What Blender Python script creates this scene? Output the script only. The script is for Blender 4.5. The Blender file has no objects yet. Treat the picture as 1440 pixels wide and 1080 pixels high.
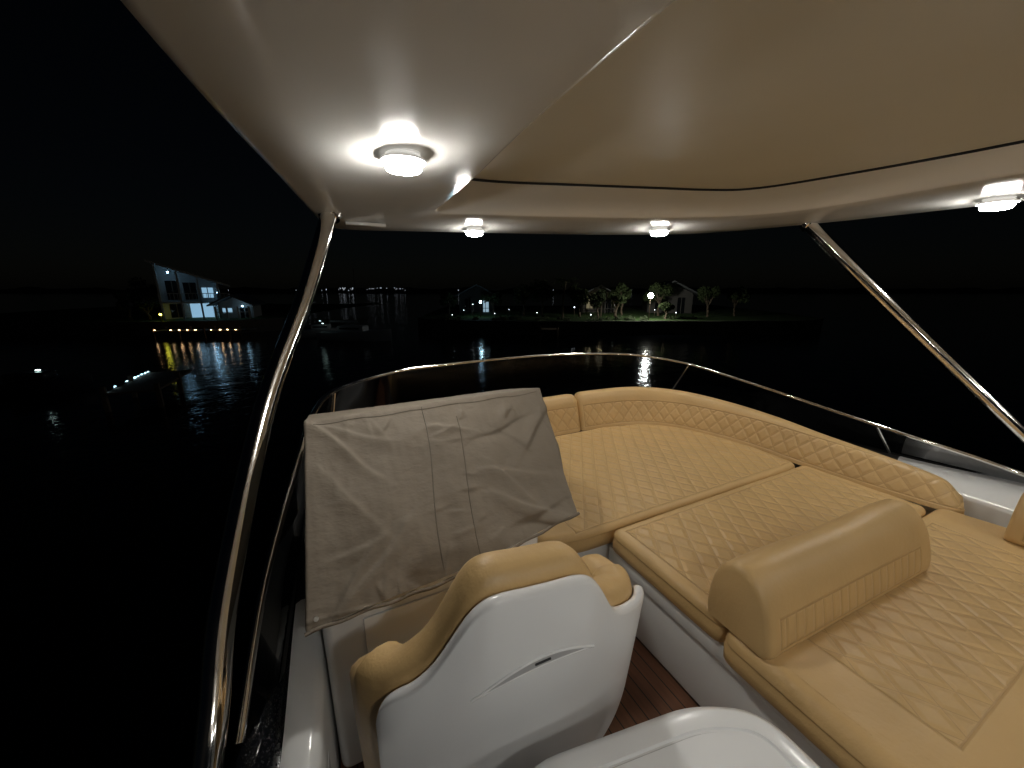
import bpy, bmesh, math, random
from mathutils import Vector, noise
from mathutils.bvhtree import BVHTree
random.seed(4)
scene=bpy.context.scene
scene.view_settings.view_transform='Standard'; scene.view_settings.look='None'; scene.view_settings.exposure=0
YAW=math.radians(26.2); C=math.cos(YAW); S=math.sin(YAW)

# ---------------------------------------------------------------- materials
class NT:
    def __init__(s,m): s.t=m.node_tree; s.n=s.t.nodes; s.l=s.t.links
    def add(s,t,**k):
        n=s.n.new(t)
        for a,b in k.items(): setattr(n,a,b)
        return n
    def m(s,op,a,b=None,c=None,clamp=False):
        n=s.n.new('ShaderNodeMath'); n.operation=op; n.use_clamp=clamp
        for i,v in enumerate((a,b,c)):
            if v is None: continue
            if isinstance(v,(int,float)): n.inputs[i].default_value=v
            else: s.l.new(v,n.inputs[i])
        return n.outputs[0]
    def ss(s,v,a,b):
        n=s.n.new('ShaderNodeMapRange'); n.interpolation_type='SMOOTHSTEP'
        s.l.new(v,n.inputs[0]); n.inputs[1].default_value=a; n.inputs[2].default_value=b
        return n.outputs[0]
    def noise(s,vec,scale,detail=3,rough=.5):
        n=s.n.new('ShaderNodeTexNoise'); n.inputs['Scale'].default_value=scale
        n.inputs['Detail'].default_value=detail; n.inputs['Roughness'].default_value=rough
        s.l.new(vec,n.inputs['Vector']); return n.outputs[0]
    def mixc(s,f,a,b):
        n=s.n.new('ShaderNodeMix'); n.data_type='RGBA'
        if isinstance(f,(int,float)): n.inputs[0].default_value=f
        else: s.l.new(f,n.inputs[0])
        for i,v in ((6,a),(7,b)):
            if isinstance(v,tuple): n.inputs[i].default_value=(*v,1)
            else: s.l.new(v,n.inputs[i])
        return n.outputs[2]
    def bump(s,h,strength,dist,normal=None):
        n=s.n.new('ShaderNodeBump'); n.inputs['Strength'].default_value=strength; n.inputs['Distance'].default_value=dist
        s.l.new(h,n.inputs['Height'])
        if normal is not None: s.l.new(normal,n.inputs['Normal'])
        return n.outputs[0]
def base(name,col=(.8,.8,.8),rough=.5,metal=0,coat=0,spec=.5):
    m=bpy.data.materials.new(name); m.use_nodes=True
    b=m.node_tree.nodes['Principled BSDF']
    b.inputs['Base Color'].default_value=(*col,1); b.inputs['Roughness'].default_value=rough
    b.inputs['Metallic'].default_value=metal; b.inputs['Coat Weight'].default_value=coat
    b.inputs['Specular IOR Level'].default_value=spec
    return m,NT(m),b
def gel(name,col,rough=.18,var=.05):
    m,t,b=base(name,col,rough)
    co=t.add('ShaderNodeTexCoord').outputs['Object']
    n=t.noise(co,3.3,3,.6)
    c=t.mixc(n,tuple(x*(1-var) for x in col),tuple(min(1,x*(1+var)) for x in col))
    t.l.new(c,b.inputs['Base Color'])
    r=t.m('MULTIPLY_ADD',n,.20,rough-.10); t.l.new(r,b.inputs['Roughness'])
    t.l.new(t.bump(t.noise(co,3.5,0),.15,.01),b.inputs['Normal'])
    return m
def emis(name,col,st):
    m=bpy.data.materials.new(name); m.use_nodes=True; t=NT(m)
    t.n.clear(); o=t.add('ShaderNodeOutputMaterial'); e=t.add('ShaderNodeEmission')
    e.inputs[0].default_value=(*col,1); e.inputs[1].default_value=st
    t.l.new(e.outputs[0],o.inputs[0]); return m
def leather(name,rect=None,cu=.10,cv=.14,col=(.60,.40,.178),amt=.75):
    m,t,b=base(name,col,.42)
    uv=t.add('ShaderNodeUVMap').outputs[0]
    co=t.add('ShaderNodeTexCoord').outputs['Object']
    sp=t.add('ShaderNodeSeparateXYZ'); t.l.new(uv,sp.inputs[0]); u,v=sp.outputs[0],sp.outputs[1]
    lo=t.noise(co,6,0)
    wn=t.m('MULTIPLY_ADD',lo,.018,-.009)
    uu=t.m('ADD',u,wn); vv=t.m('ADD',v,wn)
    mid=t.noise(co,24,3,.65)
    h=t.m('MULTIPLY_ADD',mid,.38,t.m('MULTIPLY',lo,1.5))
    line=None
    if rect:
        a=t.m('ADD',t.m('DIVIDE',uu,cu),t.m('DIVIDE',vv,cv)); bb=t.m('SUBTRACT',t.m('DIVIDE',uu,cu),t.m('DIVIDE',vv,cv))
        def dist(x): return t.m('SUBTRACT',.5,t.m('ABSOLUTE',t.m('SUBTRACT',t.m('FRACT',x),.5)))
        mm=t.m('MINIMUM',dist(a),dist(bb))
        q=t.ss(mm,0,.24)
        d=t.m('MINIMUM',t.m('MINIMUM',t.m('SUBTRACT',u,rect[0]),t.m('SUBTRACT',rect[2],u)),
              t.m('MINIMUM',t.m('SUBTRACT',v,rect[1]),t.m('SUBTRACT',rect[3],v)))
        mask=t.m('GREATER_THAN',d,0)
        q2=t.m('MAXIMUM',q,t.m('SUBTRACT',1,mask))
        bl=t.ss(t.m('ABSOLUTE',d),0,.008)
        hh=t.m('MULTIPLY',t.m('MINIMUM',q2,bl),amt)
        h=t.m('ADD',h,hh)
        st=t.m('SUBTRACT',1,t.ss(mm,.01,.035)); st=t.m('MULTIPLY',st,mask)
        line=t.m('MAXIMUM',st,t.m('SUBTRACT',1,t.ss(t.m('ABSOLUTE',d),.001,.0035)))
    c=t.mixc(lo,tuple(x*.90 for x in col),tuple(x*1.07 for x in col))
    if line is not None: c=t.mixc(t.m('MULTIPLY',line,.38),c,(.30,.17,.06))
    t.l.new(c,b.inputs['Base Color'])
    t.l.new(t.bump(h,.8,.008),b.inputs['Normal'])
    t.l.new(t.m('MULTIPLY_ADD',mid,.22,.34),b.inputs['Roughness'])
    return m
M={}
M['gel']=gel('white_gelcoat',(.76,.76,.75),.16,.03)
M['ceil']=gel('ceiling_gelcoat',(.73,.725,.70),.15,.03)
M['gelshell']=gel('seat_shell_gelcoat',(.78,.79,.80),.2,.02)
M['steel'],t,b=base('polished_steel',(.86,.84,.81),.06,1)
co=t.add('ShaderNodeTexCoord').outputs['Object']; t.l.new(t.m('MULTIPLY_ADD',t.noise(co,14,3),.16,.02),b.inputs['Roughness'])
M['black'],t,b=base('black_gelcoat',(.006,.007,.009),.12)
co=t.add('ShaderNodeTexCoord').outputs['Object']
vo=t.add('ShaderNodeTexVoronoi'); vo.inputs['Scale'].default_value=130; t.l.new(co,vo.inputs['Vector'])
t.l.new(t.bump(t.m('SUBTRACT',1,t.ss(vo.outputs[0],.1,.45)),.9,.004),b.inputs['Normal'])
M['dark'],_,_=base('dark_matte',(.012,.012,.012),.6)
M['canvas'],t,b=base('canopy_canvas',(.36,.33,.245),.5)
co=t.add('ShaderNodeTexCoord').outputs['Object']
t.l.new(t.mixc(t.noise(co,1.6,3,.6),(.60,.58,.50),(.68,.66,.58)),b.inputs['Base Color'])
t.l.new(t.bump(t.noise(co,1.2,1),.3,.04),b.inputs['Normal'])
def covermat(nm,lo,hi):
    m,t,b=base(nm,lo,.75)
    co=t.add('ShaderNodeTexCoord').outputs['Object']
    t.l.new(t.mixc(t.noise(co,4,3,.6),lo,hi),b.inputs['Base Color'])
    mp=t.add('ShaderNodeMapping'); mp.inputs['Scale'].default_value=(4,4,9); mp.inputs['Rotation'].default_value=(.3,.5,.2); t.l.new(co,mp.inputs[0])
    t.l.new(t.bump(t.noise(mp.outputs[0],1.6,4,.6),.45,.02),b.inputs['Normal']); return m
M['cover']=covermat('taupe_cover_canvas',(.172,.143,.108),(.218,.183,.142))
M['seam']=covermat('cover_stitch_tape',(.11,.092,.07),(.14,.118,.093))
M['teak'],t,b=base('teak_deck',(.12,.05,.028),.4)
co=t.add('ShaderNodeTexCoord').outputs['Object']; sp=t.add('ShaderNodeSeparateXYZ'); t.l.new(co,sp.inputs[0])
fx=t.m('FRACT',t.m('DIVIDE',sp.outputs[0],.055)); caulk=t.m('LESS_THAN',fx,.09)
mp=t.add('ShaderNodeMapping'); mp.inputs['Scale'].default_value=(60,4,1); t.l.new(co,mp.inputs[0])
g=t.noise(mp.outputs[0],1,4,.6)
t.l.new(t.mixc(caulk,t.mixc(g,(.07,.028,.016),(.19,.085,.045)),(.008,.008,.008)),b.inputs['Base Color'])
M['lens']=emis('lamp_lens',(1,.97,.90),172)
M['lampwhite'],_,b=base('lamp_plastic_glow',(.85,.85,.84),.25)
b.inputs['Emission Color'].default_value=(1,.97,.9,1); b.inputs['Emission Strength'].default_value=.3  # low emission stands in for lens light glowing through collar and ring
m=bpy.data.materials.new('tinted_acrylic'); m.use_nodes=True; t=NT(m); t.n.clear()
o=t.add('ShaderNodeOutputMaterial'); mx=t.add('ShaderNodeMixShader'); tr=t.add('ShaderNodeBsdfTransparent'); gl=t.add('ShaderNodeBsdfGlossy'); fr=t.add('ShaderNodeFresnel')
tr.inputs[0].default_value=(.32,.34,.38,1); gl.inputs['Roughness'].default_value=.03; fr.inputs[0].default_value=1.4
t.l.new(t.m('MULTIPLY',fr.outputs[0],.4),mx.inputs[0]); t.l.new(tr.outputs[0],mx.inputs[1]); t.l.new(gl.outputs[0],mx.inputs[2]); t.l.new(mx.outputs[0],o.inputs[0])
M['glass']=m

# ---------------------------------------------------------------- mesh helpers
def finish(name,bm,mat,parent=None,smooth=True,angle=None):
    me=bpy.data.meshes.new(name); bm.normal_update(); bm.to_mesh(me); bm.free()
    ob=bpy.data.objects.new(name,me); scene.collection.objects.link(ob)
    if isinstance(mat,(list,tuple)):
        for x in mat: me.materials.append(x)
    else: me.materials.append(mat)
    if smooth:
        me.polygons.foreach_set('use_smooth',[True]*len(me.polygons))
        if angle: 
            try: me.set_sharp_from_angle(angle=math.radians(angle))
            except Exception: pass
    if parent: ob.parent=parent
    return ob
def empty(name,loc=(0,0,0),rz=0):
    e=bpy.data.objects.new(name,None); e.location=loc; e.rotation_euler=(0,0,rz); e.empty_display_size=.2
    scene.collection.objects.link(e); return e
def cat(pts,n=8,closed=False):
    P=[Vector(p) for p in pts]; out=[]; L=len(P)
    rng=range(L) if closed else range(L-1)
    for i in rng:
        if closed: a,b,c,d=P[(i-1)%L],P[i],P[(i+1)%L],P[(i+2)%L]
        else: a,b,c,d=P[max(i-1,0)],P[i],P[i+1],P[min(i+2,L-1)]
        for k in range(n):
            t=k/n
            out.append(.5*((2*b)+(c-a)*t+(2*a-5*b+4*c-d)*t*t+(3*b-a-3*c+d)*t**3))
    if not closed: out.append(P[-1].copy())
    return out
def loft(bm,rings,cu=True,cv=False,mi=0,capA=False,capB=False):
    V=[[bm.verts.new(p) for p in r] for r in rings]
    uvl=bm.loops.layers.uv.verify()
    n=len(rings[0]); R=len(rings)
    su=[0]
    for i in range(1,R): su.append(su[-1]+(Vector(rings[i][n//2])-Vector(rings[i-1][n//2])).length)
    sv=[[0] for _ in rings]
    for i,r in enumerate(rings):
        for j in range(1,n+1): sv[i].append(sv[i][-1]+(Vector(r[j%n])-Vector(r[j-1])).length)
    for i in range(R if cv else R-1):
        i2=(i+1)%R
        for j in range(n if cu else n-1):
            j2=(j+1)%n
            try: f=bm.faces.new((V[i][j],V[i][j2],V[i2][j2],V[i2][j]))
            except ValueError: continue
            f.material_index=mi
            for lp,(a,b) in zip(f.loops,((i,j),(i,j+1),(i2,j+1),(i2,j))):
                lp[uvl].uv=(su[a],sv[a][b])
    if capA:
        f=bm.faces.new(V[0][::-1]); f.material_index=mi
    if capB:
        f=bm.faces.new(V[-1]); f.material_index=mi
    return V
def tube(name,pts,rad,mat,parent=None,seg=14,sq=1.0,closed=False):
    P=[Vector(p) for p in pts]; rings=[]
    for i,p in enumerate(P):
        d=(P[min(i+1,len(P)-1)]-P[max(i-1,0)]).normalized()
        a=d.cross(Vector((0,0,1)));
        if a.length<.01: a=Vector((1,0,0))
        a.normalize(); b=d.cross(a).normalized()
        r=rad[i] if isinstance(rad,(list,tuple)) else rad
        rings.append([p+a*math.cos(2*math.pi*k/seg)*r+b*math.sin(2*math.pi*k/seg)*r*sq for k in range(seg)])
    bm=bmesh.new(); loft(bm,rings,capA=True,capB=True); bmesh.ops.recalc_face_normals(bm,faces=bm.faces)
    return finish(name,bm,mat,parent,angle=50)
def boxes(name,lst,mat,parent=None,bev=0,seg=2):
    bm=bmesh.new()
    for bx in lst:
        (x0,y0,z0,x1,y1,z1)=bx[:6]; mi=bx[6] if len(bx)>6 else 0
        r=bmesh.ops.create_cube(bm,size=1)
        for v in r['verts']: v.co=Vector(((x0+x1)/2+v.co.x*(x1-x0),(y0+y1)/2+v.co.y*(y1-y0),(z0+z1)/2+v.co.z*(z1-z0)))
        fs={f for v in r['verts'] for f in v.link_faces}
        for f in fs: f.material_index=mi
    if bev: bmesh.ops.bevel(bm,geom=bm.edges[:],offset=bev,segments=seg,affect='EDGES',profile=.5)
    return finish(name,bm,mat,parent,angle=40)
def inset(loop,d):
    n=len(loop); out=[]
    for i in range(n):
        t=(loop[(i+1)%n]-loop[i-1]); t.z=0; t.normalize()
        nn=Vector((-t.y,t.x,0)); out.append(loop[i]+nn*d)
    return out
def roundpoly(pts,r,seg=6):
    n=len(pts); out=[]
    for i in range(n):
        p=Vector(pts[i]).to_3d(); a=Vector(pts[i-1]).to_3d(); b=Vector(pts[(i+1)%n]).to_3d()
        da=(a-p); db=(b-p); rr=min(r,da.length*.45,db.length*.45)
        A=p+da.normalized()*rr; B=p+db.normalized()*rr
        for k in range(seg+1):
            t=k/seg; out.append(A*(1-t)**2+p*2*t*(1-t)+B*t*t)
    res=[]
    for i in range(len(out)):
        a,b=out[i],out[(i+1)%len(out)]; L=(b-a).length; k=max(1,int(L/.08))
        if L<1e-4: continue
        for j in range(k): res.append(a.lerp(b,j/k))
    return res
def pad(name,pts,z0,z1,mat,parent,r=.05,er=.03):
    lp=roundpoly(pts,r)
    prof=[(.012,z0),(0,z0+.012),(-.004,(z0+z1)/2-.01),(.003,z1-er-.012),(.003,z1-er-.008),(-.001,z1-er-.004),(0,z1-er)]
    for k in range(1,6):
        a=k/5*math.pi/2; prof.append((er*(1-math.cos(a)),z1-er+er*math.sin(a)))
    prof+=[(er+.008,z1+.0004)]
    rings=[[Vector((p.x,p.y,z+.0025*noise.noise(Vector((p.x*7,p.y*7,z*3))))) for p in inset(lp,d)] for d,z in prof]
    bm=bmesh.new(); loft(bm,rings,capA=True,capB=True)
    bmesh.ops.recalc_face_normals(bm,faces=bm.faces)
    uvl=bm.loops.layers.uv.verify()
    for f in bm.faces:
        up=abs(f.normal.z)>.3
        for l in f.loops:
            l[uvl].uv=(l.vert.co.x,l.vert.co.y) if up else (-5,-5)
    return finish(name,bm,mat,parent)

# ---------------------------------------------------------------- hardtop
outer=[(-.23,.95,2.06),(-.10,1.8,2.05),(.02,2.55,2.04),(.09,2.90,2.03),(.30,3.06,2.04),(.85,3.13,2.07),(1.40,3.12,2.09),(2.2,2.93,2.1),(2.75,2.65,2.1),(3.05,2.37,2.1),(3.31,1.70,2.1),(3.47,.85,2.1),(3.55,-.5,2.1),(3.5,-1.8,2.1),(1.5,-1.9,2.1),(-.3,-1.8,2.08),(-.33,-.4,2.06)]
opening=[(.60,.95),(.66,1.7),(.69,2.3),(.70,2.46),(.78,2.53),(1.0,2.46),(1.4,2.33),(1.98,2.10),(2.3,1.92),(2.55,1.7),(2.68,1.38),(2.64,.7),(2.62,-.4),(2.55,-1.3),(1.5,-1.4),(.6,-1.3),(.57,-.2)]
canopy=[(.64,.95),(.70,1.6),(.74,1.98),(.755,2.06),(.80,2.095),(1.0,2.06),(1.4,1.93),(1.8,1.80),(2.1,1.70),(2.3,1.58),(2.42,1.3),(2.54,.62),(2.53,-.4),(2.48,-1.2),(1.5,-1.3),(.66,-1.2),(.62,-.2)]
oc=cat(outer,6,True); op=cat([(x,y,2.105) for x,y in opening],6,True); ca=cat([(x,y,2.2) for x,y in canopy],6,True)
hard=empty('hardtop')
ctr=Vector((1.5,.7,0))
def toward(l,d,z):
    out=[]
    for p in l:
        q=Vector((p.x,p.y,0)); v=(ctr-q).normalized(); q=q+v*d; out.append(Vector((q.x,q.y,p.z+z)))
    return out
def scaled(l,f,z):
    return [Vector((ctr.x+(p.x-ctr.x)*f,ctr.y+(p.y-ctr.y)*f,p.z+z)) for p in l]
rings=[toward(oc,.30,.34),toward(oc,.05,.22),toward(oc,.0,.12),toward(oc,.005,.03),toward(oc,.02,.006),toward(oc,.045,0)]
for f in (.25,.5,.75): rings.append([a.lerp(b,f) for a,b in zip(toward(oc,.045,0),op)])
rings+=[toward(op,-.02,0),toward(op,-.006,.004),toward(op,0,.014)]
mid=[a.lerp(b,.5) for a,b in zip(toward(op,0,.014),ca)]
for p in mid: p.z+=.012
rings+=[mid,ca]
bm=bmesh.new(); loft(bm,rings,capA=True)
bmesh.ops.recalc_face_normals(bm,faces=bm.faces)
bvh=BVHTree.FromBMesh(bm)
finish('shell',bm,M['ceil'],hard,angle=60)
bm=bmesh.new(); loft(bm,[toward(ca,-.004,.0),toward(ca,-.004,.022),toward(ca,.05,.022)]); finish('canopy_gap_shade',bm,M['dark'],hard)  # dark strip stands in for the shade in the gap round the canopy
bm=bmesh.new(); loft(bm,[scaled(ca,.985,.03),scaled(ca,.983,.008),scaled(ca,.96,.006),scaled(ca,.7,.022),scaled(ca,.35,.03),scaled(ca,.05,.032)],capB=True); finish('soft_canopy',bm,M['canvas'],hard)
boxes('access_plate',[(.20,2.72,2.030,.44,2.80,2.050)],M['ceil'],hard,bev=.004)

def lamp(x,y):
    h=bvh.ray_cast(Vector((x,y,1.5)),Vector((0,0,1)))
    z=h[0].z if h[0] else 2.1
    e=empty('ceiling_lamp',(x,y,z))
    def turned(nm,prof,mat):
        bm=bmesh.new(); rings=[[Vector((r*math.cos(a*math.pi/20),r*math.sin(a*math.pi/20),zz)) for a in range(40)] for r,zz in prof]
        loft(bm,rings,capA=True,capB=True); bmesh.ops.recalc_face_normals(bm,faces=bm.faces); finish(nm,bm,mat,e,angle=40)
    turned('collar',[(.058,.004),(.058,-.004),(.053,-.006),(.053,-.009),(.058,-.011),(.058,-.015),(.053,-.017)],M['lampwhite'])
    turned('ring',[(.05,-.016),(.074,-.018),(.077,-.022),(.075,-.026),(.060,-.029)],M['lampwhite'])
    turned('lens',[(.058,-.0285),(.061,-.032),(.060,-.044),(.054,-.052),(.035,-.056)],M['lens'])
for x,y in ((.304,1.44),(1.11,2.90),(2.44,2.36),(3.22,.83),(.25,-.75),(3.1,-.9),(1.0,-1.65),(2.2,-1.65)): lamp(x,y)  # rearmost pair is unseen, added to lift the overall brightness

def post(pts,ra,rb):
    e=empty('hardtop_support_post')
    P=cat(pts,8); n=len(P)
    tube('tube',P,[ra+(rb-ra)*i/(n-1) for i in range(n)],M['steel'],e,28)
    A,B=P[0],P[-1]; d=(P[-1]-P[-2]).normalized(); d0=(P[1]-P[0]).normalized()
    tube('top_flange',[B-d*.035,B-d*.03,B],[rb*1.05,rb*1.35,rb*1.4],M['steel'],e,24)
    tube('foot_flange',[A-d0*.01,A+d0*.03,A+d0*.035],[ra*1.4,ra*1.35,ra*1.05],M['steel'],e,24)
post([(-.405,.90,.33),(-.39,1.0,.44),(-.377,1.08,.53),(-.355,1.298,.736),(-.242,1.80,1.175),(-.062,2.2,1.598),(.11,2.49,2.055)],.037,.042)
post([(3.61,.30,.56),(3.42,1.04,1.35),(3.24,1.74,2.11)],.036,.040)

# ---------------------------------------------------------------- coaming, windscreen
key=[(-.24,-1.2,.40,.10),(-.235,.6,.42,.10),(-.215,1.0,.46,.10),(-.20,1.45,.5,.1),(-.17,1.9,.55,.12),(-.07,2.42,.6,.15),(.25,2.82,.6,.18),(.71,2.99,.6,.2),(1.71,3.06,.6,.3),(2.4,2.95,.6,.3),(2.8,2.75,.6,.28),(3.1,2.4,.58,.3),(3.25,1.9,.56,.3),(3.33,1.5,.55,.33),(3.45,.9,.55,.42),(3.62,.3,.55,.58),(3.75,-1.2,.55,.7)]
K=cat([(k[0],k[1],k[2]) for k in key],6); Wd=[p.x for p in cat([(k[3],0,0) for k in key],6)]
coam=empty('flybridge_coaming')
nor=[]
for i,p in enumerate(K):
    t_=(K[min(i+1,len(K)-1)]-K[max(i-1,0)]); t_.z=0; t_.normalize(); nor.append(Vector((t_.y,-t_.x,0)))
rings=[]
for p,n_,w in zip(K,nor,Wd):
    rings.append([Vector((*(p+n_*w).xy,0)),Vector((*(p+n_*w).xy,p.z-.03)),Vector((*(p+n_*(w-.01)).xy,p.z-.008)),Vector((*(p+n_*(w-.03)).xy,p.z)),Vector((*(p+n_*.02).xy,p.z)),Vector((*p.xy,p.z-.012)),Vector((*p.xy,p.z-.05))])
bm=bmesh.new(); loft(bm,rings,cu=False)
for f in bm.faces:
    c_=f.calc_center_median()
    if (c_.x<1.2 and c_.y>1.42) or (c_.x>=1.2 and c_.y>.95): f.material_index=1
finish('moulding',bm,[M['gel'],M['dark']],coam,angle=45)
rings=[]
for p,n_,w in zip(K,nor,Wd):
    rings.append([Vector((*(p-n_*.0).xy,p.z-.045)),Vector((*(p-n_*.05).xy,p.z-.03)),Vector((*(p-n_*.11).xy,p.z-.05)),Vector((*(p-n_*.15).xy,p.z-.12)),Vector((*(p-n_*.17).xy,-1.5)),Vector((*(p+n_*.3).xy,-3.7))])
bm=bmesh.new(); loft(bm,rings,cu=False); finish('outer_hull_side',bm,M['black'],coam,angle=45)
boxes('side_hatch',[(-.137,.72,.12,-.122,1.02,.36)],M['gel'],coam,bev=.005)
boxes('side_hatch_door',[(-.122,.75,.15,-.114,.99,.33)],M['gelshell'],coam,bev=.003)

wk=[(-.33,1.05,.42,-.25,1.05,.40),(-.27,1.4,.66,-.215,1.4,.48),(-.15,1.78,.93,-.185,1.8,.53),(-.084,2.07,1.04,-.15,2.1,.56),(.028,2.47,1.05,-.05,2.46,.585),(.35,2.80,1.05,.27,2.84,.585),(.71,2.95,1.05,.71,3.0,.585),(1.71,3.02,1.05,1.71,3.07,.585),(2.4,2.88,1.04,2.4,2.96,.585),(2.74,2.70,1.02,2.81,2.76,.585),(3.0,2.40,.97,3.1,2.41,.57),(3.12,1.98,.90,3.25,1.9,.55),(3.17,1.65,.85,3.33,1.5,.54),(3.30,1.12,.75,3.42,1.05,.54),(3.45,.64,.655,3.52,.70,.54),(3.54,.38,.58,3.58,.42,.54)]
top=cat([k[:3] for k in wk],8); bot=cat([k[3:] for k in wk],8)
ws=empty('windscreen')
bm=bmesh.new(); loft(bm,[[b_.lerp(a,f) for f in (0,.5,1)] for a,b_ in zip(top,bot)],cu=False); finish('tinted_panel',bm,M['glass'],ws)
bm=bmesh.new(); loft(bm,[[b_,b_.lerp(a,.12)] for a,b_ in zip([p+(ctr-p).normalized()*.004 for p in top],[p+(ctr-p).normalized()*.006 for p in bot])],cu=False); finish('lower_seal_band',bm,M['dark'],ws)
tube('top_rail',top,.0135,M['steel'],ws,12)
for i,j in ((8*10,8*10-4),(8*4,8*4),(8*13,8*13)):
    a,b_=top[i],bot[j]
    tube('divider',[a,a.lerp(b_,.5),b_],.010,M['steel'],ws,8)
boxes('teak_deck',[(-.3,-1.9,-.06,3.2,2.95,0)],M['teak'])

# ---------------------------------------------------------------- sunpad
sp_=empty('sunpad_lounge')
boxes('locker_base',[(1.21,-1.2,0.002,3.05,1.30,.40),(.84,1.34,.002,2.9,2.6,.40)],M['gel'],sp_,bev=.012)
boxes('locker_trim',[(1.188,-1.2,.31,1.2085,1.30,.385)],M['gel'],sp_,bev=.004)
L1=leather('quilted_leather_a',(1.0,1.33,2.76,2.5)); L2=leather('quilted_leather_b',(1.23,.73,2.76,1.23)); L3=leather('quilted_leather_c',(1.36,.15,2.66,.60),amt=.55)
L4=leather('quilted_leather_d',(.05,.03,4,.21),.10,.12,amt=.5); L5=leather('plain_leather'); L6=leather('quilted_leather_e',(.07,.03,.95,.13),.05,5.,amt=.4)
pad('forward_pad',[(.80,1.35),(1.05,1.305),(2.80,1.285),(2.81,1.6),(2.75,1.9),(2.63,2.2),(2.42,2.37),(2.08,2.45),(.8,2.47)],.385,.50,L1,sp_,.08)
pad('middle_pad',[(1.17,.668),(2.85,.668),(2.82,1.28),(1.17,1.28)],.385,.50,L2,sp_,.05)
pad('aft_pad',[(1.13,-1.2),(3.0,-1.2),(3.0,.2),(2.93,.663),(1.14,.663)],.37,.50,L3,sp_,.06,.045)
def backrest(nm,pts,mat):
    P=cat([(p[0],p[1],p[2]) for p in pts],7); rings=[]
    N=len(P)
    tot=[0]
    for i in range(1,N): tot.append(tot[-1]+(P[i]-P[i-1]).xy.length)
    for i,p in enumerate(P):
        t_=(P[min(i+1,N-1)]-P[max(i-1,0)]); t_.z=0; t_.normalize(); o=Vector((-t_.y,t_.x,0))
        e=min(tot[i],tot[-1]-tot[i]); k=1-.14*max(0,1-e/.04)**2
        zt=p.z; zb=.485; H=zt-zb
        sec=[(0,zb),(.008,zb+.03),(.035,zb+H*.45),(.065,zb+H*.78),(.078,zt-.02),(.10,zt-.003),(.13,zt),(.165,zt-.008),(.19,zt-.04),(.2,zb+H*.5),(.2,zb)]
        rings.append([Vector((p.x,p.y,0))+o*((a-.1)*k+.1)+Vector((0,0,zb+(z-zb)*k)) for a,z in sec])
    bm=bmesh.new(); loft(bm,rings,capA=True,capB=True); bmesh.ops.recalc_face_normals(bm,faces=bm.faces)
    return finish(nm,bm,mat,sp_,angle=70)
bk=[(2.93,.56,.56),(2.89,.66,.62),(2.84,.92,.665),(2.81,1.28,.70),(2.81,1.6,.73),(2.75,1.9,.76),(2.62,2.2,.785),(2.4,2.38,.795),(2.1,2.45,.79),(1.875,2.465,.785)]
backrest('backrest_cushion_side',bk[::-1],L4)
backrest('backrest_cushion_front',[(.9,2.47,.78),(1.3,2.47,.78),(1.6,2.47,.78),(1.862,2.466,.783)],L4)

def bolster(loc,rz,L,mat,W=.24,H=.25):
    e=empty('bolster_cushion',loc,rz); rings=[]
    sec=[(-.47,0),(-.5,.08),(-.47,.3),(-.38,.62),(-.22,.88),(-.02,1.0),(.2,.98),(.38,.82),(.47,.55),(.5,.2),(.47,0)]
    sec=[(p.x,p.y) for p in cat([(a,b,0) for a,b in sec],3)]
    xs=[0,.004,.010,.018,.028]+[.028+(L-.056)*i/24 for i in range(1,24)]+[L-.028,L-.018,L-.010,L-.004,L]
    for x in xs:
        e_=min(x,L-x); k=1-.16*(1-math.sqrt(max(0,1-(1-min(1,e_/.028))**2)))
        rings.append([Vector((x,a*W*k,b*H*(k*.6+.4)+.005*math.sin(x*9)*b)) for a,b in sec])
    bm=bmesh.new(); loft(bm,rings,capA=True,capB=True); bmesh.ops.recalc_face_normals(bm,faces=bm.faces)
    finish('cushion',bm,mat,e,angle=70)
bolster((1.15,.625,.504),math.radians(-2.5),1.04,L6)
bolster((2.88,.40,.504),math.radians(-90),1.0,L6)

# ---------------------------------------------------------------- helm console + cover
con=empty('helm_console')
boxes('pedestal',[(-.10,1.13,.003,.68,1.85,.78)],M['gel'],con,bev=.03,seg=3)
boxes('access_door',[(.02,1.118,.10,.42,1.128,.62)],M['gel'],con,bev=.004)
cov=empty('console_cover')
A_=Vector((-.09,1.47,1.2)); B_=Vector((.885,1.50,1.2)); C_=Vector((.815,1.075,.805)); D_=Vector((-.135,1.05,.70))
A2=Vector((-.09,1.80,1.12)); B2=Vector((.88,1.82,1.12)); C2=Vector((.86,1.88,.70)); D2=Vector((-.13,1.88,.62))
bm=bmesh.new(); NX,NY,NZ=200,120,40
def grid(bm,a,b,c,d,nx,ny):
    V=[[bm.verts.new(a.lerp(b,i/nx).lerp(d.lerp(c,i/nx),j/ny)) for i in range(nx+1)] for j in range(ny+1)]
    for j in range(ny):
        for i in range(nx): bm.faces.new((V[j][i],V[j+1][i],V[j+1][i+1],V[j][i+1]))
grid(bm,A_,B_,C_,D_,NX,NY); grid(bm,A2,B2,B_,A_,NX,NZ); grid(bm,A2,A_,D_,D2,NZ,NY); grid(bm,B_,B2,C2,C_,NZ,NY); grid(bm,B2,A2,D2,C2,NX,NY)
bmesh.ops.remove_doubles(bm,verts=bm.verts,dist=.0008)
for _ in range(4): bmesh.ops.smooth_vert(bm,verts=bm.verts,factor=.5,use_axis_x=True,use_axis_y=True,use_axis_z=True)
bmesh.ops.recalc_face_normals(bm,faces=bm.faces); bm.normal_update()
ex=(B_-A_); ey=(D_-A_)
rf=random.Random(11)
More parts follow.
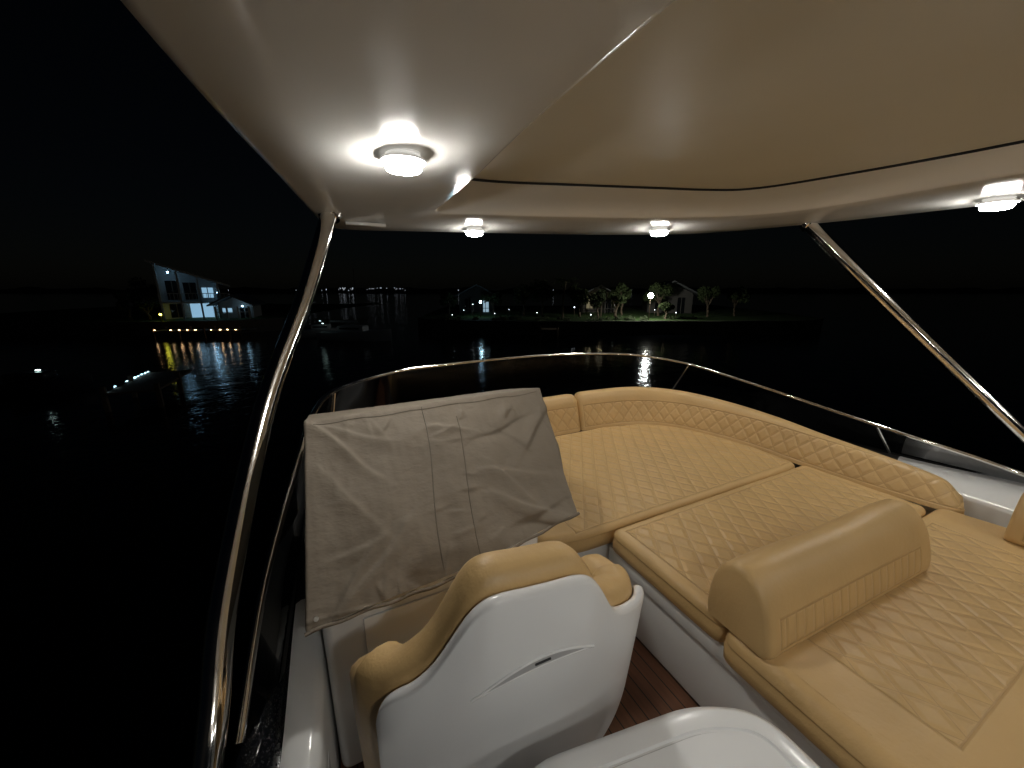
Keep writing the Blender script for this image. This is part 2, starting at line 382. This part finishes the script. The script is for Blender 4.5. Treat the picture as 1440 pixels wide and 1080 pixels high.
folds=[((.02,.02),(.26,.42),.006,.010),((.03,.03),(.36,.20),.004,.010),((.04,.95),(.34,.55),.006,.011),((.02,.72),(.28,.62),.004,.010),((.58,.24),(.93,.08),-.005,.010),
       ((.60,.55),(.98,.88),.009,.012),((.58,.42),(.92,.52),.006,.012),((.63,.38),(.86,.84),.007,.013),((.98,.03),(.74,.42),.007,.010),
       ((.62,.76),(.95,.68),-.006,.010),((.0,1.),(.2,.6),.007,.010),((.38,.95),(.2,.82),-.004,.011),((.98,.97),(.65,.64),.009,.012),
       ((.43,.10),(.62,.17),.005,.007),((.43,.17),(.58,.11),.004,.007),((.93,.05),(.985,.6),.005,.009),((.05,.3),(.25,.75),.004,.013),((.7,.15),(.85,.4),-.004,.013)]
for k in range(30):
    q=rf.random()
    if q<.45:
        s_=rf.choice((.425,.556)); w0=rf.uniform(.1,.9); dx=rf.choice((-1,1))*rf.uniform(.04,.13); folds.append(((s_,w0),(s_+dx,w0+rf.uniform(-.07,.07)),rf.uniform(.002,.004),.006))
    elif q<.75:
        u0=rf.uniform(.05,.95); folds.append(((u0,.95),(u0+rf.uniform(-.08,.08),rf.uniform(.72,.86)),rf.uniform(.002,.004),.007))
    else:
        u0=rf.uniform(.05,.95); folds.append(((u0,.02),(u0+rf.uniform(-.06,.06),rf.uniform(.08,.2)),rf.uniform(.002,.004),.007))
disp=[]
for v in bm.verts:
    p=v.co; r=p-A_; u=r.dot(ex)/ex.length_squared; w=r.dot(ey)/ey.length_squared
    edge=min(1,max(0,w)/.12)*min(1,max(0,min(u,1-u))/.06)
    d=(.001+.009*edge)*(noise.noise(p*4)+.6*noise.noise(p*9))+.0018*noise.noise(Vector((p.x*34,p.y*9,p.z*15)))
    n=v.normal
    if n.y<-.3:
        asp=1.6; wob=.05*noise.noise(p*5)
        for (a,b,am,wd) in folds:
            ax,ay=a[0]*asp,a[1]; bx,by=b[0]*asp,b[1]; px,py=u*asp,w+wob
            L2_=(bx-ax)**2+(by-ay)**2; t_=max(0,min(1,((px-ax)*(bx-ax)+(py-ay)*(by-ay))/L2_))
            side=((px-ax)*(by-ay)-(py-ay)*(bx-ax))
            dd=math.hypot(px-ax-t_*(bx-ax),py-ay-t_*(by-ay))
            if dd>.25: continue
            wd2=wd*(1.4 if side>0 else 4.6)
            d+=1.45*am*math.exp(-(dd/wd2)**2)*(.2+.8*math.sin(math.pi*min(1,t_+.1)))
        d+=.0035*math.exp(-((w-.955)/.006)**2)
        d+=.007*math.exp(-((u-.49)/.055)**4)
    z_=.010*math.exp(-((u-.95)/.05)**2)*max(0,1-abs(w)/.15)-.006*math.exp(-((u-.3)/.15)**2)*max(0,1-abs(w)/.15)
    disp.append(n*d+Vector((0,0,z_-.035*math.sin(math.pi*max(0,min(1,u)))**2*max(0,w)**3)))
for v,d in zip(bm.verts,disp): v.co+=d
bm.normal_update(); bvc=BVHTree.FromBMesh(bm)
finish('canvas',bm,M['cover'],cov)
nrm=ex.cross(ey).normalized(); 
if nrm.y>0: nrm=-nrm
def seam(nm,uw,r=.0020):
    pts=[]
    for u,w in uw:
        h=bvc.ray_cast(A_+ex*u+ey*w+nrm*.2,-nrm)
        if h[0]: pts.append(h[0]+nrm*.0004)
    if len(pts)>3: tube(nm,pts,r,M['seam'],cov,6)
seam('centre_seam_a',[(.425+.008*math.sin(w*.12),.02+w*.0187) for w in range(50)])
seam('centre_seam_b',[(.556+.008*math.sin(w*.1+1),.12+w*.0168) for w in range(50)])
seam('top_seam',[(.03+i*.94/60,.035+.004*math.sin(i*.5)) for i in range(61)],.0016)
tube('hem',[D_.lerp(C_,i/40)+Vector((0,-.004+.004*math.sin(i*1.1),-.036*math.sin(math.pi*i/40)**2+.002)) for i in range(41)],.0055,M['cover'],cov,8)
for uu_ in (.03,.62):
    h=bvc.ray_cast(A_+ex*uu_+ey*.955+nrm*.2,-nrm)
    if h[0]: tube('snap_fastener',[h[0],h[0]+nrm*.005],.007,M['steel'],cov,10)

# ---------------------------------------------------------------- helm seat
seat=empty('helm_seat')
plan=[(-.03,.93),(-.03,.84),(-.015,.72),(.05,.635),(.18,.59),(.36,.575),(.54,.59),(.67,.635),(.735,.72),(.75,.84),(.75,.93)]
ztop=[.66,.76,.83,.885,.955,1.125,.955,.885,.85,.82,.72]
CX=.325
def ztf(dx):
    s=1 if dx>0 else -1
    dx=abs(dx)
    tab=[(0,1.125),(.08,1.125),(.115,1.115),(.14,1.09),(.17,1.035),(.20,.98),(.235,.945),(.27,.925),(.32,.90),(.37,.88),(.46,.85)]
    for (a,b),(c,d) in zip(tab,tab[1:]):
        if dx<=c: return b+(d-b)*(dx-a)/(c-a)-.012*s*(min(1,dx/.1) if dx<.2 else max(0,1-(dx-.2)/.1))
    return .85
P=cat([(x,y,z) for (x,y),z in zip(plan,ztop)],20)
for p in P:
    if p.y<.74: p.z=ztf(p.x-CX)
for _ in range(4):
    zs=[p.z for p in P]
    for i in range(1,len(P)-1): P[i].z=(zs[i-1]+2*zs[i]+zs[i+1])/4
def useat(nm,rng,offo,thick,dz,mat,rnd,zb=.42,curve=False):
    rings=[]; Q=P[rng[0]:rng[1]]
    for i,p in enumerate(Q):
        t_=(Q[min(i+1,len(Q)-1)]-Q[max(i-1,0)]); t_.z=0; t_.normalize(); o=Vector((t_.y,-t_.x,0))
        e=min(i,len(Q)-1-i); k=min(1,.70+.30*math.sin(min(1,e/7)*math.pi/2)) if rnd>.02 else 1
        z1=p.z+dz-((1-k)*.1); zb_=zb+(1-k)*.1
        if curve: 
            zb_=zb+.24*min(1,abs(p.x-CX)/.40)**5
            if e<8: z1-=.05*(1-math.sqrt(1-(1-e/8)**2)); 
        a0=offo; a1=offo-thick; r=rnd; c=(a0+a1)/2; h=thick/2*k
        sec=[(c+h*.9,zb_),(c+h,zb_+(z1-zb_)*.5)]
        for j in range(7):
            a=j/6*math.pi; sec.append((c+h*math.cos(a),z1-r+r*math.sin(a)*1.0))
        sec+=[(c-h,zb_+(z1-zb_)*.5),(c-h*.9,zb_)]
        lean=-.10
        rings.append([Vector((p.x,p.y,0))+o*a+Vector((0,(z-.85)*lean,z)) for a,z in sec])
    bm=bmesh.new(); loft(bm,rings,capA=True,capB=True); bmesh.ops.recalc_face_normals(bm,faces=bm.faces)
    return finish(nm,bm,mat,seat,angle=60)
useat('wrap_cushion',(0,len(P)),.0,.105,0,L5,.045)
useat('back_shell',(56,len(P)-46),.030,.028,-.030,M['gelshell'],.013,.40,True)
pad('seat_cushion',[(.06,.66),(.66,.66),(.66,.93),(.06,.93)],.42,.56,leather('quilted_leather_f',(.1,.68,.62,.9),.05,.07),seat,.06,.04)
boxes('pedestal_box',[(.08,.66,.003,.64,.90,.415)],M['gel'],seat,bev=.04,seg=3)
def shell_y(x,z):
    best=min(P[40:-40],key=lambda p:abs(p.x-x)); return best.y-.0315-.10*(z-.85)
arcU=[];arcL=[]
for i in range(25):
    f=i/24; x=.185+(.475-.185)*f
    zu=.865+.052*math.sin(math.pi*f); zl=.865+.026*math.sin(math.pi*f)
    arcU.append(Vector((x,shell_y(x,zu),zu))); arcL.append(Vector((x,shell_y(x,zl),zl)))
for l in (arcU,arcL):
    for _ in range(3):
        for i in range(1,24): l[i].y=(l[i-1].y+l[i].y+l[i+1].y)/3
tube('recess_lip',arcU,.003,M['gelshell'],seat,8); tube('recess_lip_lower',arcL,.0022,M['gelshell'],seat,8)
M['shade'],_,_=base('recess_shade_grey',(.42,.42,.43),.4)  # grey of a flat crescent, painting the shade inside the shell recess
bm=bmesh.new(); loft(bm,[[a,b_] for a,b_ in zip(arcU,arcL)],cu=False); finish('recess_shade',bm,M['shade'],seat)
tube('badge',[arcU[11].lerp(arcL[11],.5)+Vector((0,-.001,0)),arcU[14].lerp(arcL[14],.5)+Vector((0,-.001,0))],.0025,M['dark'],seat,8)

# ---------------------------------------------------------------- moulded cabinet in foreground
cab=empty('moulded_cabinet')
lp=roundpoly([(.16,-.7),(.785,-.7),(.79,.345),(.66,.425),(.20,.50)],.14,9)
prof=[(.03,.0),(.03,.69),(.0,.70),(0,.722),(.006,.740),(.022,.75),(.055,.7515),(.058,.747),(.062,.747),(.065,.7515)]
bm=bmesh.new(); loft(bm,[[Vector((p.x,p.y,z)) for p in inset(lp,d)] for d,z in prof],capA=True,capB=True)
bmesh.ops.recalc_face_normals(bm,faces=bm.faces)
finish('body',bm,M['gelshell'],cab,angle=40)
boxes('lid',[(.40,-.3,.752,.66,.27,.760)],M['gelshell'],cab,bev=.003)

# ================================================================= surroundings
def bg(xc,yc,z=0): return (xc*C+yc*S,-xc*S+yc*C,z)
WZ=-3.5; GZ=-2.1
m,t,b=base('harbour_water',(.0012,.002,.0035),.09); b.inputs['IOR'].default_value=1.33
co=t.add('ShaderNodeTexCoord').outputs['Object']
h=t.m('ADD',t.noise(co,.9,3,.6),t.m('MULTIPLY',t.noise(co,5,1,.6),.25))
t.l.new(t.bump(h,.55,.075),b.inputs['Normal'])
bm=bmesh.new(); bmesh.ops.create_grid(bm,x_segments=8,y_segments=8,size=1500); o=finish('water',bm,m,smooth=False); o.location=(0,0,WZ)

m,t,b=base('lawn_grass',(.05,.09,.02),.9)
co=t.add('ShaderNodeTexCoord').outputs['Object']
t.l.new(t.mixc(t.noise(co,2.5,5,.7),(.012,.035,.004),(.045,.11,.012)),b.inputs['Base Color']); t.l.new(t.bump(t.noise(co,20,3),1,.1),b.inputs['Normal'])
M['grass']=m
m,t,b=base('stone_seawall',(.2,.19,.17),.9)
co=t.add('ShaderNodeTexCoord').outputs['Object']
t.l.new(t.mixc(t.noise(co,3,5,.7),(.05,.045,.04),(.12,.11,.10)),b.inputs['Base Color']); M['stone']=m
def land(nm,x0,x1,yf,depth):
    e=empty(nm,bg(0,0,0),-YAW)
    n=50; front=[]
    for i in range(n+1):
        f=i/n; x=x0+(x1-x0)*f; front.append((x,yf+1.2*noise.noise(Vector((x*.2,yf,0)))+ (6*(abs(f-.5)*2)**6)))
    bm=bmesh.new()
    rings=[[Vector((x,y+d,GZ+.02+zz+.15*noise.noise(Vector((x*.3,d*.3,0))))) for x,y in front] for d,zz in ((.35,0),(2,.05),(5,.15),(9,.2),(14,.3),(depth,.5))]
    loft(bm,rings,cu=False); finish('lawn',bm,M['grass'],e)
    bm=bmesh.new(); loft(bm,[[Vector((x,y,z)) for x,y in front] for z in (WZ-.5,GZ+.12)]+[[Vector((x,y+.4,GZ+.12)) for x,y in front],[Vector((x,y+.4,GZ-.1)) for x,y in front]],cu=False); finish('seawall',bm,M['stone'],e,angle=30)
land('shore_ground',-12,40,44,30); land('shore_ground',-75,-29,43,40)

M['wall'],t,b=base('painted_siding',(.6,.6,.58),.7)
co=t.add('ShaderNodeTexCoord').outputs['Object']; sp=t.add('ShaderNodeSeparateXYZ'); t.l.new(co,sp.inputs[0])
t.l.new(t.bump(t.m('FRACT',t.m('DIVIDE',sp.outputs[2],.2)),.6,.03),b.inputs['Normal'])
t.l.new(t.mixc(t.noise(co,.8,4),(.35,.36,.36),(.52,.52,.50)),b.inputs['Base Color'])
M['walldim'],_,_=base('dark_siding',(.09,.085,.08),.8)
M['roof'],t,b=base('metal_roof',(.12,.13,.14),.5,.3)
M['wood'],t,b=base('weathered_wood',(.14,.10,.07),.8)
M['windark'],_,_=base('window_glass_dark',(.01,.012,.015),.05)
def house(nm,xc,yc,rz,w,d,h,floors,lit,lampcol,lamps,wall,winst=.5,porch=True):
    e=empty(nm,bg(xc,yc,GZ),-YAW+rz)
    boxes('walls',[(-w/2,0,0,w/2,d,h)],wall,e)
    o_=.6; rh=w*.26; rg=[]
    for y in (-o_-1.2,d+o_):
        rg.append([Vector((-w/2-o_,y,h-.25)),Vector((0,y,h+rh)),Vector((w/2+o_,y,h-.25)),Vector((w/2+o_,y,h-.08)),Vector((0,y,h+rh+.2)),Vector((-w/2-o_,y,h-.08))])
    bm=bmesh.new(); loft(bm,rg,capA=True,capB=True); bmesh.ops.recalc_face_normals(bm,faces=bm.faces); finish('roof',bm,M['roof'],e,smooth=False)
    bm=bmesh.new(); f=bm.faces.new([bm.verts.new(p) for p in ((-w/2,-.003,h),(w/2,-.003,h),(0,-.003,h+rh-.1))]); finish('gable',bm,wall,e,smooth=False)
    fh=h/floors; wins=[];fr=[]
    k=max(2,int(w/2.2))
    for fl in range(floors):
        for i in range(k):
            x=-w/2+w*(i+.5)/k; z0=fl*fh+(.1 if i==k//2 and fl==0 else .8); ww=.5
            mi=1 if (i+fl*2) in lit else 0
            wins.append((x-ww,-.03,z0,x+ww,-.012,fl*fh+fh-.55,mi))
            for a in (-ww-.08,-.03,ww): fr.append((x+a,-.06,z0-.05,x+a+.08,-.035,fl*fh+fh-.5))
            fr.append((x-ww-.1,-.065,z0-.12,x+ww+.1,-.034,z0-.05))
    boxes('windows',wins,[M['windark'],emis(nm+'_window',lampcol,winst)],e); boxes('window_frames',fr,wall,e)
    if porch: 
        pr=[]
        for i in range(4):
            x=-w/2+.1+(w-.2)*i/3; pr.append((x-.09,-1.5,0,x+.09,-1.32,h-.3))
        pr.append((-w/2,-1.6,.9,w/2,-1.54,.97))
        boxes('porch',pr,wall,e)
    for (x,y,z,s) in lamps:
        bm=bmesh.new(); r=bmesh.ops.create_icosphere(bm,subdivisions=1,radius=.1)
        for v_ in r['verts']: v_.co+=Vector((x,y,z))
        finish('porch_light',bm,emis(nm+'_lamp',lampcol,s),e)
    return e
def shed_house(xc,yc,rz):
    e=empty('waterfront_house',bg(xc,yc,GZ),-YAW+rz); W=5.6; D=7; hl=6.4; hr=4.3
    bm=bmesh.new(); loft(bm,[[Vector((-W/2,y,0)),Vector((W/2,y,0)),Vector((W/2,y,hr)),Vector((-W/2,y,hl))] for y in (0,D)],capA=True,capB=True)
    bmesh.ops.recalc_face_normals(bm,faces=bm.faces); finish('walls',bm,M['wall'],e,smooth=False)
    sl=(hr-hl)/W
    def rz_(x): return hl+sl*(x+W/2)+.02
    bm=bmesh.new(); loft(bm,[[Vector((-W/2-.5,y,rz_(-W/2-.5))),Vector((W/2+1.2,y,rz_(W/2+1.2))),Vector((W/2+1.2,y,rz_(W/2+1.2)+.22)),Vector((-W/2-.5,y,rz_(-W/2-.5)+.22))] for y in (-2.4,D+.5)],capA=True,capB=True)
    bmesh.ops.recalc_face_normals(bm,faces=bm.faces); finish('roof',bm,M['wall'],e,smooth=False)
    pr=[]
    for z in (2.2,):
        pr+=[(-W/2,-2.2,z-.16,W/2+.8,-.02,z),(-W/2,-2.2,z+.9,W/2+.8,-2.14,z+.97)]
        for i in range(20): pr.append((-W/2+i*.335-.02,-2.19,z+.003,-W/2+i*.335+.02,-2.15,z+.897))
    for i in range(4):
        x=-W/2+.1+(W-.2)*i/3; pr.append((x-.09,-2.13,0,x+.09,-1.95,rz_(x)-.03))
    boxes('balcony_and_posts',pr,M['wall'],e)
    boxes('windows',[(-2.2,-.03,2.4,-1.0,-.012,4.6,0),(-.6,-.03,2.4,.6,-.012,4.4,0),(1.1,-.03,2.6,2.2,-.012,3.8,1),(-2.2,-.03,.3,-.9,-.012,1.9,0),(-.3,-.03,.1,1.9,-.012,1.9,1)],[M['windark'],emis('house_window',(.40,.72,1),.6)],e)
    boxes('window_frames',[(x,-.05,z0,x+.09,-.032,z1) for x,z0,z1 in ((-1.65,2.4,4.6),(-.05,2.4,4.4),(1.6,2.6,3.8),(-1.6,.3,1.9),(.75,.1,1.9))],M['wood'],e)
    for (x,y,z,s) in ((-1.6,-1.9,5.5,42),(1.5,-1.2,1.75,52),(2.6,-1.0,3.2,10)):
        bm=bmesh.new(); r=bmesh.ops.create_icosphere(bm,subdivisions=1,radius=.1)
        for v_ in r['verts']: v_.co+=Vector((x,y,z))
        finish('porch_light',bm,emis('house_lamp',(.34,.68,1.),s),e)
shed_house(-39.0,48,math.radians(36))
house('boat_shed',-34.2,48.5,math.radians(20),3.6,4,1.9,1,(0,),(.42,.74,1.),[(.9,-.7,1.6,16)],M['wall'],.6)
house('waterfront_house',-5.2,58,0.1,5,6,2.8,1,(1,),(.55,.82,1.),[],M['walldim'],.45)
house('waterfront_house',12.6,57,-.15,5,6,2.7,1,(0,),(1,.85,.5),[(-1.2,-.8,2.1,14)],M['walldim'],.15)
house('waterfront_house',22.5,56,-.2,6,6,3.0,1,(),(.9,.8,.6),[],M['walldim'],.1,False)

def bulb_lamp(xc,yc,h,col,st,r=.16):
    e=empty('shore_lamp_post',bg(xc,yc,GZ),-YAW)
    tube('pole',[(0,0,0),(0,0,h*.5),(0,0,h)],[.06,.045,.04],M['wood'],e,8)
    bm=bmesh.new(); bmesh.ops.create_icosphere(bm,subdivisions=2,radius=r); 
    for v in bm.verts: v.co.z+=h+r
    finish('globe',bm,emis('shore_lamp_globe',col,st),e)
    tube('cap',[(0,0,h+2*r),(0,0,h+2*r+.05)],[r*.9,.03],M['wood'],e,10)
bulb_lamp(16.1,45.8,2.6,(1,.99,.86),260,.30)
bulb_lamp(11.4,50,2.4,(1,.85,.5),34,.11)
bulb_lamp(-4.0,50,1.9,(.5,.82,1.),70,.13)
bulb_lamp(-40.2,44.6,.7,(.95,.90,.08),16,.12)
gl_=[(-7.5,49,.5),(-6.4,52,.9),(-5.1,51,1.7),(-2.2,50,.6),(-.4,52,1.0),(3.2,50,.7),(8.2,51.5,1.3),(9.9,49,.5),(13.1,50,1.6),(18.6,51,1.0),(21,50,.7)]
bm=bmesh.new()
for x,y,z in gl_:
    r=bmesh.ops.create_icosphere(bm,subdivisions=1,radius=random.uniform(.03,.07))
    for v_ in r['verts']: v_.co+=Vector((x,y,GZ+z))
o=finish('garden_lights',bm,emis('garden_light',(.8,.92,1.),9)); o.rotation_euler=(0,0,-YAW)
bm=bmesh.new()
for (x,y,z) in gl_:
    r=bmesh.ops.create_cone(bm,segments=6,radius1=.03,radius2=.02,depth=z,cap_ends=True)
    for v in r['verts']: v.co+=Vector((x,y,GZ+z/2-.06))
o=finish('garden_light_stakes',bm,M['wood']); o.rotation_euler=(0,0,-YAW)

m,t,b=base('foliage',(.05,.08,.02),.8)
co=t.add('ShaderNodeTexCoord').outputs['Object']; t.l.new(t.mixc(t.noise(co,1.7,3,.7),(.012,.024,.006),(.055,.08,.022)),b.inputs['Base Color']); M['leaf']=m
M['bark'],_,_=base('bark',(.10,.075,.05),.9)
def tree(xc,yc,h,kind=0):
    e=empty('palm_tree' if kind else 'shore_tree',bg(xc,yc,GZ),random.random()*6)
    if kind:
        tr_=[Vector((.15*math.sin(i*.4),.02*i*i*.1,h*i/10)) for i in range(11)]
        tube('trunk',tr_,[.16-.006*i for i in range(11)],M['bark'],e,8)
        bm=bmesh.new(); topp=tr_[-1]
        for k in range(16):
            a=k*2.4; el=.7-.1*(k%9); prev=None
            for s in range(12):
                f=s/11; R=2.1*f; p=topp+Vector((math.cos(a)*R*math.cos(el*.6),math.sin(a)*R*math.cos(el*.6),R*math.sin(el)-1.1*f*f))
                if prev is not None:
                    sd=Vector((-math.sin(a),math.cos(a),0)); w=.42*math.sin(math.pi*min(1,f+.08))
                    for q in (-1,1):
                        bm.faces.new([bm.verts.new(x) for x in (prev,p.lerp(prev,.4),p+sd*q*w+Vector((0,0,-w*.6)))])
                prev=p
        finish('fronds',bm,M['leaf'],e,smooth=False); return
    tube('trunk',[Vector((.1*math.sin(i),.08*math.cos(i*1.3),h*.55*i/6)) for i in range(7)],[.18-.02*i for i in range(7)],M['bark'],e,8)
    cl=[]
    for k in range(7):
        a=random.random()*6.28; r=h*random.uniform(.1,.3); c=Vector((math.cos(a)*r,math.sin(a)*r,h*random.uniform(.5,.88))); cl.append((c,h*random.uniform(.12,.2)))
        tube('limb',[Vector((0,0,h*.35)),Vector((c.x*.4,c.y*.4,h*.5)),c],[.07,.05,.02],M['bark'],e,6)
    bm=bmesh.new()
    for c,r in cl:
        for _ in range(240):
            d=Vector((random.gauss(0,1),random.gauss(0,1),random.gauss(0,.7))); d=d.normalized()*r*random.random()**.4
            p=c+d; a=Vector((random.gauss(0,1),random.gauss(0,1),random.gauss(0,1))).normalized()*.13; b_=a.orthogonal().normalized()*.08
            bm.faces.new([bm.verts.new(x) for x in (p-a,p+b_,p+a,p-b_)])
    finish('crown',bm,M['leaf'],e,smooth=False)
for x,y,h,k in ((1.5,50,4.2,0),(4.,52,4.8,0),(6.4,49,4.6,1),(8.6,50,4.2,0),(10.6,48.5,3.6,0),(13.2,49.5,3.4,0),(14.6,52,4.6,0),(19.5,52,4.8,0),(25,50,4.2,0),(-8.5,53,3.5,0),(-2.6,54,3.6,0),(18.4,46.5,2.2,0),(-46,50,5,0),(-45,46,3.4,0),(-42.5,45.6,2.6,0),(29,51,4,0)): tree(x,y,h,k)
bm=bmesh.new()
for k in range(30):
    x=random.uniform(-9,30); y=random.uniform(45.2,47); r=random.uniform(.3,.7)
    for _ in range(110):
        d=Vector((random.gauss(0,1),random.gauss(0,1),abs(random.gauss(0,.8)))).normalized()*r*random.random()**.4
        p=Vector((x,y,GZ+.1))+d; a=Vector((random.gauss(0,1),random.gauss(0,1),random.gauss(0,1))).normalized()*.1; b_=a.orthogonal().normalized()*.05
        bm.faces.new([bm.verts.new(q) for q in (p-a,p+b_,p+a,p-b_)])
o=finish('waterside_shrubs',bm,M['leaf'],smooth=False); o.rotation_euler=(0,0,-YAW)

def dock(xc,yc,rz,L,lights,st,sp=.8,side=-.93):
    e=empty('wooden_dock',bg(xc,yc,WZ),-YAW+rz)
    bx=[(0,-.9,.75,L,.9,.83)]
    for i in range(int(L/2.5)+1):
        for s in (-.95,.85): bx.append((i*2.5,s,-.8,i*2.5+.16,s+.16,1.1))
    boxes('deck_and_piles',bx,M['wood'],e)
    if st:
        bm=bmesh.new()
        for i in range(int(L/sp)):
            if random.random()<.2: continue
            r=bmesh.ops.create_icosphere(bm,subdivisions=1,radius=random.uniform(.025,.05))
            for v_ in r['verts']: v_.co+=Vector((i*sp+.3+random.uniform(-.12,.12),side,.90))
        finish('dock_lights',bm,emis('dock_light',lights,st),e)
dock(-37.5,41,math.radians(5),9.5,(1,.62,.32),20)
dock(-16.4,16,math.radians(114),4.6,(.5,.82,1.),4,.38,.93)
dock(4,41.5,math.radians(80),3,(0,0,0),0)

def hull(nm,xc,yc,rz,L,B,H,mast,mat,light=None):
    e=empty(nm,bg(xc,yc,WZ),-YAW+rz); rings=[]
    for i in range(15):
        f=i/14; x=(f-.5)*L; w=B/2*(1-max(0,(f-.45)/.55)**2.2)*(.85+.15*min(1,f*4)); w=max(w,.02); zt=H*(.85+.35*f*f)
        rings.append([Vector((x,-w,zt)),Vector((x,-w*.9,zt*.4)),Vector((x,-w*.4,-.2)),Vector((x,w*.4,-.2)),Vector((x,w*.9,zt*.4)),Vector((x,w,zt))])
    bm=bmesh.new(); loft(bm,rings,capA=True,capB=True); bmesh.ops.recalc_face_normals(bm,faces=bm.faces); finish('hull',bm,mat,e,angle=50)
    boxes('cabin',[(-L*.22,-B*.28,H*.9,L*.15,B*.28,H*1.5)],mat,e,bev=.12,seg=3)
    boxes('cabin_windows',[(-L*.18,-B*.285,H*1.15,L*.1,B*.285,H*1.33)],M['windark'],e)
    if mast:
        tube('mast',[(L*.05,0,H),(L*.05,0,H+6)],[.05,.03],M['dark'],e,8); tube('boom',[(L*.04,0,H*1.9),(-L*.35,0,H*1.9)],.1,mat,e,8)
    if light:
        bm=bmesh.new(); bmesh.ops.create_icosphere(bm,subdivisions=1,radius=.05)
        for v in bm.verts: v.co=Vector((v.co.x*2.4+light[0],v.co.y+light[1],v.co.z*.6+light[2]))
        finish('boat_light',bm,emis('boat_light',(.7,1,.95),light[3]),e)
    return e
M['bhull']=gel('boat_hull_paint',(.6,.62,.66),.3)
M['bhulldark'],_,_=base('dark_boat_hull',(.03,.035,.045),.3)
hull('moored_sailboat',-15.8,39,math.radians(-8),7.5,2.3,1.0,True,M['bhull'],(-2.5,-1.5,1.8,6))  # its light is added beside the hull to brighten hull and deck
hull('moored_motorboat',-20.5,42,math.radians(15),5,1.9,.9,False,M['bhull'],(0,-1.2,1.8,3))
hull('moored_motorboat',-24.2,19,math.radians(20),4.4,1.7,.7,False,M['bhulldark'],(.2,0,1.12,10))
m,_,_=base('distant_shore_mat',(.01,.012,.012),1)
bm=bmesh.new(); rg=[[],[]]
for i in range(160):
    x=-700+1400*i/159; rg[0].append(Vector((x,420,WZ-1))); rg[1].append(Vector((x,425,WZ+5+3*noise.noise(Vector((x*.03,0,0)))+1.5*noise.noise(Vector((x*.2,3,0))))))
loft(bm,rg,cu=False); o=finish('distant_treeline',bm,m); o.rotation_euler=(0,0,-YAW)
bm=bmesh.new()
for k in range(44):
    x=random.uniform(-225,-110) if k<36 else random.uniform(-330,150); z=random.choice((-1,-.3,.5,1.2)); 
    r=bmesh.ops.create_icosphere(bm,subdivisions=1,radius=random.uniform(.12,.36))
    for v_ in r['verts']: v_.co+=Vector((x,412,z+random.random()))
o=finish('distant_harbour_lights',bm,emis('distant_light',(.8,.88,1.),.8)); o.rotation_euler=(0,0,-YAW)

# ---------------------------------------------------------------- night sky
w=bpy.data.worlds.new('World'); scene.world=w; w.use_nodes=True; nt=w.node_tree
sky=nt.nodes.new('ShaderNodeTexSky'); sky.sky_type='NISHITA'; sky.sun_disc=False; sky.sun_elevation=math.radians(35); sky.sun_rotation=math.radians(200)
bgd=nt.nodes['Background']; bgd.inputs[1].default_value=.00028; nt.links.new(sky.outputs[0],bgd.inputs[0])

cam=bpy.data.cameras.new('camera'); co_=bpy.data.objects.new('camera',cam); scene.collection.objects.link(co_)
cam.sensor_width=36; cam.lens=13.525; cam.clip_start=.01; cam.clip_end=4000
co_.location=(0,0,1.65); co_.rotation_euler=(math.radians(76),0,-YAW)
scene.camera=co_
